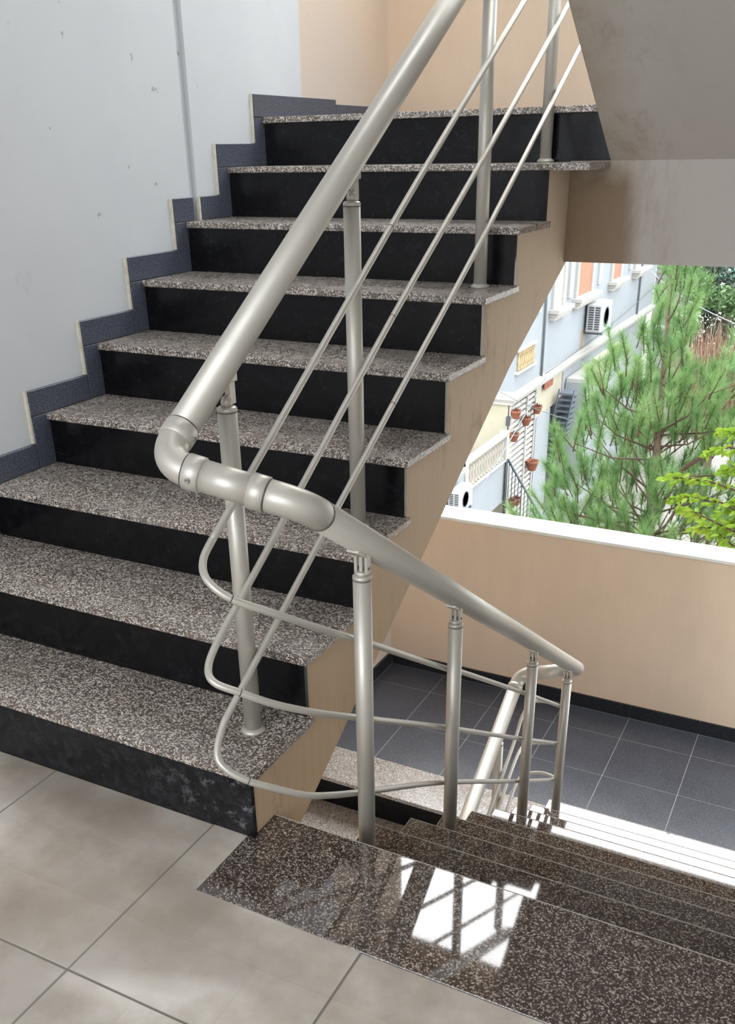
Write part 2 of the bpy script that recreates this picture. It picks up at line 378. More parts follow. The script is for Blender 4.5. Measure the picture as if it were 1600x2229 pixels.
# dark tiled lower half landing
def dark_landing(z, y0, slab_y, x_slab1):
    o = thing('floor', kind='structure')
    MB().box((-.014, y0+.012, z-.17), (XR, YB, z-.012)).build('landing_slab', M['soffit'], o)
    MB().box((-.014, slab_y, z-.012), (XR, YB, z-.0012)).build('grout_bed', M['grout_light'], o)
    ts = .3692; gg = .0013
    for i in range(-1, 7):
        for j in range(-3, 2):
            a0, a1 = .3515-ts+ts*i+0, .3515+ts*i; c0, c1 = 3.3123-ts+ts*j, 3.3123+ts*j
            a0, a1 = max(a0, 0), min(a1, XR); c0, c1 = max(c0, slab_y), min(c1, YB-.012)
            if a1-a0 < .02 or c1-c0 < .02: continue
            MB().cbox((a0+gg, c0+gg, z-.010), (a1-gg, c1-gg, z), .0008).build('floor_tile', M['dark_tile'], o)
    for i in range(-1, 7):      # skirting under the parapet
        a0, a1 = max(.3515-ts+ts*i, 0), min(.3515+ts*i, XR)
        if a1-a0 < .02: continue
        MB().cbox((a0+.001, YB-.012, z), (a1-.001, YB, z+.082), .0015).build('skirting_tile', M['dark_skirt'], o)
    for j in range(-3, 3):
        c0, c1 = max(3.3123-ts+ts*j, slab_y-.25), min(3.3123+ts*j, YB-.012)
        if c1-c0 < .02: continue
        MB().cbox((-.014, c0+.001, z), (0, c1-.001, z+.082), .0015).build('skirting_tile', M['dark_skirt'], o)
    return o
lo = dark_landing(FL, 2.40, 2.585, 0)
MB().cbox((0, 2.318, FL-.020), (1.30, 2.585, FL+.0005), .002).build('granite_slab', M['granite_lower'], lo, label='pale granite slab at the head of the lower flight')
MB().box((1.30, 2.44, FL-.014), (XR, 2.585, FL-.0005)).build('granite_slab', M['granite_lower'], lo)
# upper half landing
ul = thing('floor', kind='structure')
MB().box((-.014, 2.46, UL-.165), (XR, YB, UL-.012)).build('landing_slab', M['soffit'], ul)
MB().box((-.014, 2.65, UL-.012), (XR, YB, UL)).build('tile_bed', M['dark_tile'], ul)
MB().cbox((0, 2.402, UL-.0205), (1.3535, 2.65, UL+.0005), .002).build('granite_slab', M['granite_worn'], ul)
MB().box((1.2174, 2.42, .999), (XR, 2.67, UL-.165)).build('beam', M['soffit'], ul)

# ---------------------------------------------------------------- stair flights
GA, OV = .2668, .014
YA = [0, .2837, .5269, .7937, 1.0662, 1.3305, 1.5905, 1.8626, 2.1452, 2.4065]     # nosing lines of the rising flight
ZA = [0, .178, .3411, .4901, .6506, .8173, .9826, 1.1484, 1.3177, 1.4835]
WA = 1.2373
fa = thing('staircase', 'flight of speckled granite treads with black risers climbing along the white wall', 'stairs')
for i in range(1, 9):
    MB().cbox((.0, YA[i], ZA[i]-.020), (WA, YA[i+1]+OV+.012, ZA[i]), .0022).build('tread', M['granite_worn'], fa)
for i in range(1, 10):
    z0 = ZA[i-1] if i > 1 else 0; xe = WA-.015 if i < 9 else 1.3535
    o = MB().box((0, YA[i]+OV, z0), (xe, YA[i]+OV+.012, ZA[i]-.0205)).build('riser', M['black_chipped' if i == 1 else 'black'], fa)
    if i == 1: o['label'] = 'lowest black riser with white scuffs near its free end'
# concrete body with stepped top and sloping soffit
top = []
for i in range(1, 9):
    top += [(YA[i]+OV+.010, (ZA[i-1] if i > 1 else 0)-.0 if i > 1 else -.10), (YA[i]+OV+.010, ZA[i]-.0202)]
top = [(YA[1]+OV+.008, -.17)]
for i in range(1, 9):
    top.append((YA[i]+OV+.008, ZA[i]-.0202)); top.append((YA[i+1]+OV+.008, ZA[i]-.0202))
poly = top+[(2.67, ZA[8]-.0202), (2.67, 1.0), (2.46, 1.0), (1.90, .735), (1.384, .430), (.939, .162), (.62, -.03), (.50, -.10), (.42, -.17)]
MB().prism(poly, 'x', .001, WA-.020).build('stringer', M['stringer'], fa)
MB().box((1.2175, 2.16, 1.2975), (1.3535, 2.42, 1.3175)).build('tread_return', M['granite_worn'], fa)

# wall skirting that steps up with the flight (tiles proud of the plaster, mortar edge showing)
for i in range(0, 9):
    z = ZA[i] if i else 0
    y0 = (YA[i]-.058) if i else -.80; y1 = YA[i+1]-.058
    top_z = z+.078; nxt = ZA[i+1]+.078
    if i: pass
    def tile(a, b_, c, d):
        MB().cbox((-.014, a+.0013, c+.0010), (-.0002, b_-.0013, d-.0010), .001).build('skirting_tile', M['skirt'], wl)
    y1e = YA[i+1]+OV
    zlow = z-.0 
    if i == 0: tile(-.80, -.40, 0, top_z); tile(-.40, 0.0, 0, top_z); tile(0.0, y1, 0, top_z)
    elif i == 7: tile(y0, 1.922, z, top_z); tile(1.966, y1, z, top_z)
    else: tile(y0, y1, z, top_z)
    tile(y1, y1e, z, nxt-.078)                     # upright tile beside the riser
    MB().box((-.0138, y1-.008, top_z+.001), (-.003, y1, nxt)).build('mortar_edge', M['mortar'], wl)
tile(YA[9]-.058, 3.0, UL, UL+.078); tile(3.0, YB-.002, UL, UL+.060)
MB().box((-.0138, 1.955, ZA[7]), (-.001, 1.964, ZA[7]+.078)).build('mortar_edge', M['mortar'], wl)

# descending flight
YB_ = [.3886+i*.2513 for i in range(8)]+[2.425]
fb = thing('staircase', 'glossy brown granite flight descending on the right towards the dark tiled landing', 'stairs')
for i in range(1, 9):
    MB().cbox((1.330, YB_[i-1]-.002, -i*H-.020), (XR-.001, YB_[i], -i*H), .0036).build('tread', M['granite_gloss'], fb)
for i in range(0, 9):     # pale strip on each front arris, its edge glint put into the colour
    MB().box((1.332 if i else 1.206, YB_[i]-.0022, -i*H-.0032), (XR-.001, YB_[i]+.0006, -i*H+.0003)).build('glint_strip', M['edge_glint'], fb if i else fl)
for i in range(1, 10):
    MB().box((1.345, YB_[i-1]-.026, -i*H), (XR-.001, YB_[i-1]-.014, -(i-1)*H-.0205)).build('riser', M['black'], fb)
poly = []
for i in range(1, 9):
    poly.append((YB_[i-1]-.024, -i*H-.0203)); poly.append((YB_[i]-.024, -i*H-.0203))
poly = [(.36, -H-.0203)]+poly[1:]+[(YB_[8]-.024, -1.64), (2.15, -1.64), (.36, -.47)]
MB().prism(poly, 'x', 1.350, XR-.001).build('stringer', M['stringer'], fb)
# lower rising flight seen through the gap (goes down towards the viewer, under the first one)
fc = thing('staircase', 'lower granite flight dropping away beneath the rising flight, seen through the gap', 'stairs')
YC = [2.318-.262*i for i in range(9)]
for i in range(1, 8):
    MB().cbox((0, YC[i], FL-i*H-.020), (WA, YC[i-1]+OV+.01, FL-i*H), .002).build('tread', M['granite_lower'], fc)
for i in range(0, 7):
    MB().box((0, YC[i]+OV, FL-(i+1)*H), (WA-.015, YC[i]+OV+.012, FL-i*H-.0205)).build('riser', M['black'], fc)
poly = [(2.60, FL-.19)]
poly = [(YC[0]+.022, FL-.02)]
for i in range(0, 7):
    poly += [(YC[i]+.022, FL-(i+1)*H-.0205), (YC[i+1]+.022, FL-(i+1)*H-.0205)]
poly += [(YC[7]+.022, FL-8.2*H), (YC[7]+.30, FL-8.2*H), (2.60, FL-.35), (2.60, FL-.18), (2.42, FL-.18), (2.42, FL-.02)]
MB().prism(poly, 'x', .001, WA-.02).build('stringer', M['stringer'], fc)
# flight above the descending one: only its damp-stained soffit shows
fd = thing('staircase', 'upper flight overhead whose damp-stained grey soffit slopes above the balcony wall', 'stairs')
YD = [2.42-.2575*i for i in range(10)]
poly = [(2.42, UL-.165)]
poly = [(2.445, 1.320), (2.445, UL-.165-.001), (2.445, UL-.02)]
for i in range(1, 10):
    poly += [(YD[i-1], UL+i*H-.16-.02+.16), (YD[i], UL+i*H-.02)]
poly[-2:] = [(YD[8], 2.97-.02), (YD[9], 2.97-.02)]
poly += [(YD[9], 2.80), (.11, 2.80), (2.42, 1.320)]
MB().prism(poly, 'x', 1.3535, XR-.001).build('stringer', M['soffit'], fd)
for i in range(1, 9):
    MB().cbox((1.345, YD[i]-.0, UL+i*H-.02), (XR-.001, YD[i-1]+.015, UL+i*H), .002).build('tread', M['granite_worn'], fd)
    MB().box((1.3535, YD[i-1]+.0005, UL+(i-1)*H), (XR-.001, YD[i-1]+.012, UL+i*H-.0205)).build('riser', M['black'], fd)
fe = thing('staircase', 'next flight overhead above the white wall, its pale soffit out of sight', 'stairs')
MB().prism([(.11, 2.80), (.36, 2.97), (2.42, 4.30), (2.42, 4.02), (.25, 2.66), (.11, 2.66)], 'x', .001, WA-.02).build('stringer', M['wall_white'], fe)

# ---------------------------------------------------------------- railing (one welded and screwed assembly)
ra = thing('stair_railing', 'beige-silver metal railing with round handrail, posts and three bent tubes winding between the flights', 'railing')
R = .030
def zA(y): return .907+.634*(y-.289)
def zB(y): return .783-.665*(y-.327)
def zC(y): return -.735+.60*(y-2.46)
P1 = (1.140, .226, .871); P2 = (1.400, .290, .806)
P3 = (1.400, 2.455, zB(2.455)); P4 = (1.140, 2.475, -.733)
def along(a, b, d):
    a = Vector(a); b = Vector(b); return a+(b-a).normalized()*d
topA = (1.14, 2.53, zA(2.53)); P5 = (1.14, 2.58, zA(2.58)); P6 = (1.40, 2.58, zA(2.58)+.04)
a0 = along(P1, topA, .075); a1 = along(P5, P1, .075)
MB().tube([a0, a1], R, 28).build('handrail', M['metal'], ra)
b0 = along(P2, P3, .055); b1 = along(P3, P2, .035)
MB().tube([b0, b1], R, 28).build('handrail', M['metal'], ra)
c1 = (1.14, .30, zC(.30)); c0 = along(P4, c1, .075)
MB().tube([c0, c1], R, 28).build('handrail', M['metal'], ra)
MB().tube([along(P1, P2, .070), along(P2, P1, .088)], R*.985, 28).build('handrail', M['metal'], ra)
def elbow(p, c, q, da, db, rad, r=R):
    pts = fillet([along(c, p, da), c, along(c, q, db)], [rad], 12)
    return MB().tube(pts, r, 28).build('elbow', M['metal'], ra)
elbow(topA, P1, P2, .076, .071, .062)
elbow(P1, P2, P3, .089, .056, .048)
elbow(P2, P3, P4, .036, .05, .034)
elbow(P3, P4, c1, .070, .076, .060)
MB().tube([along(P3, P4, .049), along(P4, P3, .069)], R*.985, 28).build('handrail', M['metal'], ra)
elbow(P1, P5, P6, .076, .10, .07)
elbow(P5, P6, (1.40, 1.5, zA(2.58)+.04+.7), .12, .30, .07)
def collar(p, d, w=.030, screw=None):
    d = Vector(d).normalized(); p = Vector(p)
    o = MB().lathe(p-d*w/2, [(0, R+.0005), (.0015, R+.0028), (w-.0015, R+.0028), (w, R+.0005)], 32, 0, d).build('collar', M['metal'], ra)
    MB().lathe(p-d*(w/2+.0018), [(0, R+.0008), (.0018, R+.0008)], 32, 0, d).build('joint_ring', M['joint'], o)
    if screw:
        s_ = Vector(screw).normalized(); s_ = (s_-d*s_.dot(d)).normalized(); b_ = p+s_*(R+.0022)
        k = MB().lathe(b_, [(0, .0052), (.0022, .0052), (.0022, .0030), (.0010, .0028)], 14, 0, s_).build('screw', M['screw'], o)
    return o
V = Vector
dA = (V(topA)-V(P1)).normalized(); dS = (V(P2)-V(P1)).normalized(); dB = (V(P3)-V(P2)).normalized(); dC = (V(c1)-V(P4)).normalized()
collar(V(P1)+dA*.070, -dA, .032, (1, -.3, -.5))
collar(V(P1)+dS*.066, dS, .032, (.2, -1, -.1))
collar(V(P2)-dS*.088, -dS, .032)
collar(V(P4)+dC*.070, -dC, .026)
collar(V(P4)-(V(P4)-V(P3)).normalized()*.07, (V(P4)-V(P3)), .026)
MB().lathe(V(P2)+dB*.055, [(0, R+.0006), (.0022, R+.0006)], 32, 0, dB).build('joint_ring', M['joint'], ra)

pr = .0195
def post(x, y, z0, ztop, zr, slope, flange=True, kind='ball'):
    p = MB().lathe((x, y, z0), [(0, pr), (ztop-z0, pr)], 28).build('post', M['metal'], ra)
    MB().lathe((x, y, ztop), [(0, pr*1.03), (.006, pr*1.03), (.009, pr*.86), (.010, pr*.5)], 24).build('post_cap', M['metal'], p)
    MB().lathe((x, y, ztop-.0016), [(0, pr*1.015), (.0016, pr*1.015)], 24).build('joint_ring', M['joint'], p)
    br = MB()
    zt = zr-R*1.02
    if kind == 'ball':      # knuckle with a rounded finger that grips the rail
        br.lathe((x, y, ztop+.009), [(0, .0115), (.010, .0115), (.017, .009), (.021, .004), (.022, .001)], 16)
        br.cbox((x-.006, y+.004, ztop+.010), (x+.006, y+.026, zt+.010+.012*(1 if slope > 0 else 0)), .002)
        br.cbox((x-.010, y-.010, zt-.004), (x+.010, y+.030, zt+.004+.012), .002)
    else:                   # forked cast bracket with a plate under the rail
        br.lathe((x, y, ztop+.009), [(0, .0150), (.008, .0150), (.009, .011)], 20)
        br.cbox((x-.0155, y-.006, ztop+.012), (x-.0085, y+.010, zt+.002), .001); br.cbox((x+.0085, y-.006, ztop+.012), (x+.0155, y+.010, zt+.002), .001)
        br.cbox((x-.004, y-.006, ztop+.014), (x+.004, y+.007, zt+.006), .001)
        d = V((0, 1, slope)).normalized(); nrm = V((0, -slope, 1)).normalized(); c = V((x, y, zr))-nrm*(R+.0015)
        vs = [c+V((sx*.013, 0, 0))+d*sy*.026+nrm*sz*.0025 for sz in (-1, 1) for sx, sy in ((-1,-1),(1,-1),(1,1),(-1,1))]
        br.add(vs, [(0,3,2,1),(4,5,6,7),(0,1,5,4),(1,2,6,5),(2,3,7,6),(3,0,4,7)])
    k = br.build('bracket', M['metal'], p)
    if kind == 'fork': MB().tube([(x-.0165, y+.001, ztop+.024), (x+.0165, y+.001, ztop+.024)], .0030, 10).build('pin', M['joint'], k)
    if flange:
        MB().lathe((x, y, z0), [(0, .0275), (.003, .0285), (.006, .0280), (.009, .0235), (.012, .0205)], 28).build('base_flange', M['metal'], p)
    return p
for y, i in ((.440, 1), (.975, 3), (1.800, 6), (2.382, 8)):
    post(1.14, y, ZA[i], zA(y)-.088, zA(y), .634, True, 'ball')
for y, i in ((.496, 1), (1.020, 3), (1.764, 6), (2.282, 8)):
    post(1.40, y, -i*H, zB(y)-.086, zB(y), -.665, True, 'fork')
for y, i in ((2.235, 1), (1.70, 3)):
    post(1.14, y, FL-i*H, zC(y)-.088, zC(y), .60, True, 'ball')

rb = .0078
def bar(pts, n=6, name='bar'):
    return MB().tube(smooth_path(pts, n), rb, 14).build(name, M['metal'], ra)
def ring(p, d):
    d = V(d).normalized(); MB().lathe(V(p)-d*.001, [(0, rb*1.05), (.002, rb*1.05)], 16, 0, d).build('joint_ring', M['joint'], ra)
def lo_end(z, y): return (1.168, y, z)
TA = [(1.168,2.62,2.112), (1.168,1.997,1.736), (1.168,1.719,1.567), (1.168,1.116,1.200), (1.168,.383,.735)]
MA = [(1.168,2.62,1.886), (1.168,2.317,1.700), (1.168,1.744,1.355), (1.168,1.126,.994), (1.168,.622,.677), (1.168,.387,.532)]
LA = [(1.168,2.70,1.722), (1.168,2.602,1.663), (1.168,1.768,1.149), (1.168,1.125,.777), (1.168,.736,.549), (1.168,.359,.326)]
LT = [(1.168,.318,.695), (1.175,.274,.668), (1.203,.246,.645), (1.250,.252,.613), (1.310,.307,.570), (1.350,.393,.509), (1.372,.516,.429)]
LM = [(1.168,.310,.484), (1.175,.258,.448), (1.203,.234,.430), (1.250,.254,.407), (1.300,.301,.367), (1.350,.385,.312), (1.372,.514,.233)]
LL = [(1.168,.290,.278), (1.180,.250,.238), (1.207,.245,.212), (1.245,.262,.186), (1.290,.300,.155), (1.330,.348,.119), (1.355,.418,.080), (1.372,.509,.031)]
TB = [(1.372,.609,.369), (1.372,1.027,.096), (1.372,1.142,.026), (1.372,1.775,-.388), (1.372,2.306,-.741)]
MBr = [(1.372,.597,.179), (1.372,1.021,-.091), (1.372,1.774,-.584), (1.372,2.30,-.925)]
LB = [(1.372,.603,-.026), (1.372,1.031,-.287), (1.372,1.781,-.779), (1.372,2.275,-1.099)]
TC = [(1.350,2.45,-.835), (1.27,2.53,-.875), (1.19,2.53,-.895), (1.168,2.46,-.940), (1.168,2.346,-1.03), (1.168,1.9,-1.30), (1.168,1.2,-1.73)]
MC = [(1.350,2.42,-1.005), (1.27,2.50,-1.075), (1.19,2.50,-1.105), (1.168,2.43,-1.130), (1.168,2.248,-1.229), (1.168,1.9,-1.44), (1.168,1.2,-1.87)]
LC = [(1.350,2.40,-1.175), (1.27,2.49,-1.235), (1.19,2.49,-1.270), (1.168,2.43,-1.30), (1.168,2.26,-1.405), (1.168,1.9,-1.62), (1.168,1.2,-2.04)]
for a_, l_, b_, c_ in ((TA, LT, TB, TC), (MA, LM, MBr, MC), (LA, LL, LB, LC)):
    bar(a_+l_+b_+c_)
    ring(l_[3], V(l_[4])-V(l_[2]))
    k = V(a_[3] if a_ is not MA else a_[3]); ring(k, V(a_[2])-k)

# ---------------------------------------------------------------- outside
GZ = -6.3
MB().box((-60, 3.9, GZ-.3), (60, 90, GZ)).build('ground', M['ground'], kind='structure')
MB().box((-60, -60, GZ-.3), (60, 3.9, GZ)).build('ground', M['ground'], kind='structure')

# villa across the alley
vi = thing('villa', 'pale blue-white villa with cream cornice and orange shutters across the alley', 'building')
MB().box((-10, 14.62, -2.50), (-3.0, 25.9, 4.0)).build('upper_wall', M['villa_wall'], vi)
MB().box((-10, 14.95, GZ), (-3.12, 25.9, -2.62)).build('lower_wall', M['villa_wall'], vi)
b = MB(); b.box((-10.1, 14.50, -2.56), (-2.93, 26.0, -2.50)); b.box((-10.1, 14.54, -2.60), (-2.97, 25.96, -2.56)); b.box((-10.1, 14.56, -2.66), (-3.00, 25.94, -2.60)); b.box((-10.1, 14.58, -2.50), (-2.97, 25.92, -2.44))
b.build('cornice', M['villa_trim'], vi)
def villa_window(y0, y1, sill_z, shutter, zt=1.2):
    f = MB(); f.box((-3.0, y0-.13, sill_z+.09), (-2.955, y0, zt)); f.box((-3.0, y1, sill_z+.09), (-2.955, y1+.13, zt)); f.box((-3.0, y0-.13, zt), (-2.955, y1+.13, zt+.12))
    o = f.build('window_frame', M['villa_trim'], vi)
    MB().box((-3.03, y0, sill_z+.08), (-2.985, y1, zt)).build('shutter', M[shutter], o)
    s = MB(); s.box((-3.0, y0-.26, sill_z+.02), (-2.80, y1+.26, sill_z+.085)); s.box((-3.0, y0-.22, sill_z-.04), (-2.84, y1+.22, sill_z+.02)); s.box((-3.0, y0-.20, sill_z-.11), (-2.90, y1+.20, sill_z-.04))
    s.build('window_sill', M['villa_trim'], vi)
villa_window(16.65, 17.15, -1.40, 'villa_trim'); villa_window(18.17, 19.19, -1.40, 'orange'); villa_window(20.97, 21.70, -1.40, 'orange'); villa_window(23.3, 24.1, -1.40, 'villa_trim')
for y in (15.6, 17.55, 19.75, 22.6):
    MB().box((-3.0, y, -1.25), (-2.96, y+.22, 1.6)).build('pilaster', M['villa_trim'], vi)
for y in (16.10, 23.92):
    MB().tube([(-2.97, y, -2.45), (-2.97, y, 2.5)], .022, 8).build('downpipe', M['cable'], vi)
MB().box((-3.0, 18.78, -2.44), (-2.996, 18.96, -2.05)).build('rust_stain', M['rust'], vi)
# end face: yellow porch wall below the cornice, upper balcony with ochre balusters
MB().box((-4.4, 14.60, GZ), (-3.08, 14.95, -2.66)).build('porch_wall', M['villa_yellow'], vi)
MB().box((-3.09, 14.55, -3.02), (-3.03, 14.60, -2.86)).build('meter_box', M['dark_gap'], vi)
# pierced ochre balustrade at the upper left (parallel to the facade)
for k in range(9):
    y = 14.75+k*.10
    MB().lathe((-2.985, y, -2.10), [(0, .035), (.04, .035), (.07, .018), (.16, .040), (.25, .018), (.30, .034), (.34, .034)], 8).build('baluster', M['gold_baluster'], vi)
MB().box((-3.0, 14.62, -2.14), (-2.94, 15.66, -2.10)).box((-3.0, 14.62, -1.76), (-2.94, 15.66, -1.72)).build('balustrade_rail', M['villa_trim'], vi)
# slatted screen on the lower facade: boards with dark gaps
MB().box((-3.13, 14.62, -5.4), (-3.10, 16.10, -2.68)).build('screen_backing', M['dark_gap'], vi)
for k in range(25):
    z = -2.74-k*.107
    MB().box((-3.10, 14.66, z-.068), (-3.06, 16.08, z)).build('screen_slat', M['villa_trim'], vi)
for y in (14.62, 15.55, 16.06):
    MB().box((-3.06, y, -5.4), (-3.03, y+.045, -2.68)).build('screen_post', M['villa_trim'], vi)
MB().box((-3.14, 16.12, GZ), (-3.02, 17.0, -3.25)).build('pillar', M['villa_wall'], vi)
MB().box((-3.13, 16.12, -3.25), (-3.04, 17.9, -2.66)).build('lintel_panel', M['villa_yellow'], vi)
MB().box((-3.13, 17.0, -5.6), (-3.10, 17.75, -3.25)).build('doorway', M['dark_gap'], vi)
MB().box((-3.14, 17.75, GZ), (-3.02, 19.0, -2.66)).build('pillar', M['villa_wall'], vi)
MB().box((-3.0, 16.40, -2.78), (-2.985, 16.95, -2.66)).build('awning_edge', M['terracotta'], vi)
# projecting balcony with cast balusters
bl = thing('balcony', 'cream balcony with cast stone balusters above a plain white panel beside the villa', 'balcony')
MB().box((-4.6, 12.40, -4.36), (-3.02, 14.34, -3.60)).build('balcony_wall', M['villa_wall'], bl)
MB().box((-4.7, 12.36, -3.60), (-2.98, 14.38, -3.55)).build('balcony_floor', M['villa_trim'], bl)
MB().box((-3.09, 12.36, -3.13), (-2.97, 14.38, -3.07)).build('balcony_rail', M['villa_trim'], bl)
for y in (12.36, 14.28):
    MB().box((-3.10, y, -3.55), (-2.96, y+.12, -3.05)).build('balcony_pillar', M['villa_trim'], bl)
bm_ = MB().lathe((0, 0, 0), [(0, .045), (.04, .045), (.06, .022), (.13, .050), (.21, .030), (.29, .048), (.36, .022), (.38, .045), (.42, .045)], 10).mesh('baluster', M['baluster'])
for k in range(14): place('baluster', bm_, bl, (-3.03, 12.56+k*.127, -3.55))

# air conditioner on the facade
def air_conditioner(loc, label, fan=False):
    o = thing('air_conditioner', label, 'air conditioner', loc=loc)
    MB().cbox((0, 0, 0), (.32, .86, .56), .02).build('casing', M['ac_white'], o)
    g = MB().box((.05, -.006, .05), (.28, .004, .51)); g.build('coil_panel', M['dark_gap'], o)
    for k in range(11): MB().box((.045, -.012, .045+k*.0465), (.285, -.004, .058+k*.0465)).build('grille_bar', M['ac_white'], o)
    MB().box((.155, -.014, .05), (.18, -.004, .51)).build('grille_divider', M['ac_white'], o)
    f = MB().lathe((.318, .38, .28), [(0, .21), (.012, .21), (.012, .19), (.002, .18)], 24, 0, (1, 0, 0)); f.build('fan_guard', M['grey_steel'], o)
    b = MB(); b.box((-.05, .08, -.05), (.34, .12, 0)); b.box((-.05, .72, -.05), (.34, .76, 0)); b.build('mounting_bracket', M['grey_steel'], o)
    return o
air_conditioner((-2.95, 18.9, -2.10), 'white outdoor air conditioner unit mounted under the orange shuttered window of the villa')
MB().box((-3.5, 11.1, GZ), (-2.97, 12.3, -3.2)).build('garden_wall', M['villa_wall'], kind='structure')
ac2 = air_conditioner((-2.93, 11.55, -3.62), 'small outdoor air conditioner unit low beside the balcony of the villa')
ac2.scale = (.62, .62, .62)

# terracotta pots on the screen
pot_m = MB().lathe((0, 0, 0), [(0, .055), (.02, .062), (.10, .085), (.11, .095), (.14, .095), (.14, .08), (.11, .07)], 14).mesh('pot_body', M['terracotta'])
def tuft_mesh(name, m, n, ln, sp, seed, w=.006):
    r = random.Random(seed); b = MB()
    for _ in range(n):
        a = r.uniform(0, 6.28); t = r.uniform(.1, 1)*sp; d = V((math.cos(a)*t, math.sin(a)*t, 1)).normalized()*ln*r.uniform(.6, 1); s = d.cross(V((r.uniform(-1,1), r.uniform(-1,1), .3))).normalized()*w
        q = V((r.uniform(-.04,.04), r.uniform(-.04,.04), 0))
        b.add([q-s, q+s, q+d*.6+s*.6, q+d, q+d*.6-s*.6], [(0, 1, 2, 3, 4)])
    return b.mesh(name, m)
pot_t = tuft_mesh('pot_plant', M['dry'], 26, .13, 1.2, 3, .010)
POTS = [((-2.95, 14.66, -2.90), 'top left'), ((-2.95, 15.27, -3.17), 'lower middle'), ((-2.95, 15.90, -3.10), 'upper right'), ((-2.95, 14.62, -3.30), ''), ((-2.95, 15.80, -4.17), ''), ((-2.95, 14.66, -4.55), ''), ((-2.95, 14.95, -4.60), '')]
PL = ['terracotta pot hung at the top corner of the slatted screen below the cornice',
      'terracotta pot hung mid-screen, lowest of the upper three',
      'terracotta pot hung at the far top edge of the slatted screen',
      'terracotta pot low on the screen edge just above the balcony rail',
      'large reddish pot hung near the screen edge beside the white pillar',
      'terracotta pot behind the dark stair railing, the nearer of two',
      'terracotta pot behind the dark stair railing, the farther of two']
for k, (p, _) in enumerate(POTS):
    o = thing('flower_pot', PL[k], 'pot', 'pots hung on the slatted screen', loc=p)
    s = 1.35 if k == 4 else 1.0
    c = place('pot_body', pot_m, o, scale=(s, s, s)); place('pot_plant', pot_t, o, (0, 0, .10))
    MB().box((-.10, -.02, .08), (-.06, .02, .11)).build('pot_hook', M['dark_steel'], o)

# dark steel stair rail in front of the screen
ms = thing('metal_staircase', 'dark steel stair with sloping handrail and thin balusters beside the balcony', 'staircase')
MB().tube([(-2.98, 14.45, -3.59), (-2.20, 14.45, -4.74)], .022, 8).build('handrail', M['dark_steel'], ms)
MB().tube([(-3.10, 14.45, -4.22), (-2.60, 14.45, -4.95)], .035, 8).build('side_beam', M['grey_steel'], ms)
for k in range(12):
    x = -2.95+k*.062; zt = -3.59-(x+2.98)*1.474
    MB().tube([(x, 14.45, zt), (x, 14.45, min(zt-.65, -4.1))], .008, 6).build('baluster', M['dark_steel'], ms)
MB().tube([(-3.0, 14.43, -3.45), (-3.0, 14.43, -4.9)], .03, 8).build('newel', M['dark_steel'], ms)
for k in range(7):
    MB().box((-3.75+k*.0, 13.9-k*.16, -4.52-k*.09), (-2.95, 14.1-k*.16, -4.48-k*.09)).build('step', M['grey_steel'], ms)
# louvred steel steps further along
ls = thing('metal_staircase', 'open steel steps with dark treads rising behind the pine against the villa', 'staircase')
for k in range(15):
    z = -2.98-k*.115; x = -2.76-k*.018
    MB().box((x-.15, 17.15, z-.035), (x+.15, 17.55, z)).build('step', M['grey_steel'], ls)
MB().tube([(-2.90, 17.13, -2.9), (-3.17, 17.13, -4.7)], .018, 6).tube([(-2.60, 17.13, -2.9), (-2.87, 17.13, -4.7)], .018, 6).build('side_beam', M['dark_steel'], ls)

# second small balcony on the villa's lower facade, towards the pine
b2 = thing('balcony', 'small cream balcony with pierced balusters under the villa cornice, half hidden by the pine', 'balcony')
MB().box((-3.0, 17.95, -2.92), (-2.45, 20.2, -2.86)).build('balcony_floor', M['villa_trim'], b2)
MB().box((-2.52, 17.95, -2.50), (-2.42, 20.2, -2.44)).build('balcony_rail', M['villa_yellow'], b2)
for k in range(12): place('baluster', bm_, b2, (-2.47, 18.05+k*.185, -2.86), (0, 0, 0), (1, 1, .86))
MB().box((-3.0, 17.9, -5.2), (-2.55, 18.0, -2.92)).build('balcony_wall', M['villa_wall'], b2)

# second building farther off
fb2 = thing('house', 'cream house with horizontal boarding standing behind the top of the pine', 'building')
MB().box((-3.2, 27, GZ), (-2.02, 29.8, 1.5)).build('wall', M['far_wall'], fb2)
for k in range(10): MB().box((-3.2, 26.95, -2.35+k*.14), (-2.25, 27.0, -2.30+k*.14)).build('board', M['villa_wall'], fb2)
MB().box((-2.18, 26.93, GZ), (-2.0, 27.05, 1.5)).build('corner_post', M['villa_trim'], fb2)
MB().box((-3.05, 26.3, -4.2), (-2.4, 26.9, -3.15)).build('porch', M['ac_white'], fb2)
MB().box((-2.45, 26.0, -4.4), (-2.02, 26.9, -2.75)).build('side_wall', M['villa_yellow'], fb2)
o = MB().add([(-3.0, 30, -2.20), (0.5, 30, -2.16), (0.5, 34, -.9), (-3.0, 34, -.9), (-3.0, 30, -2.24), (0.5, 30, -2.20), (0.5, 34, -.94), (-3.0, 34, -.94)], [(0,1,2,3),(7,6,5,4),(0,4,5,1),(1,5,6,2),(2,6,7,3),(3,7,4,0)]).build('tarpaulin', M['tarp'])
tag(o, 'bright green tarpaulin roof beyond the dark trees', 'tarpaulin')

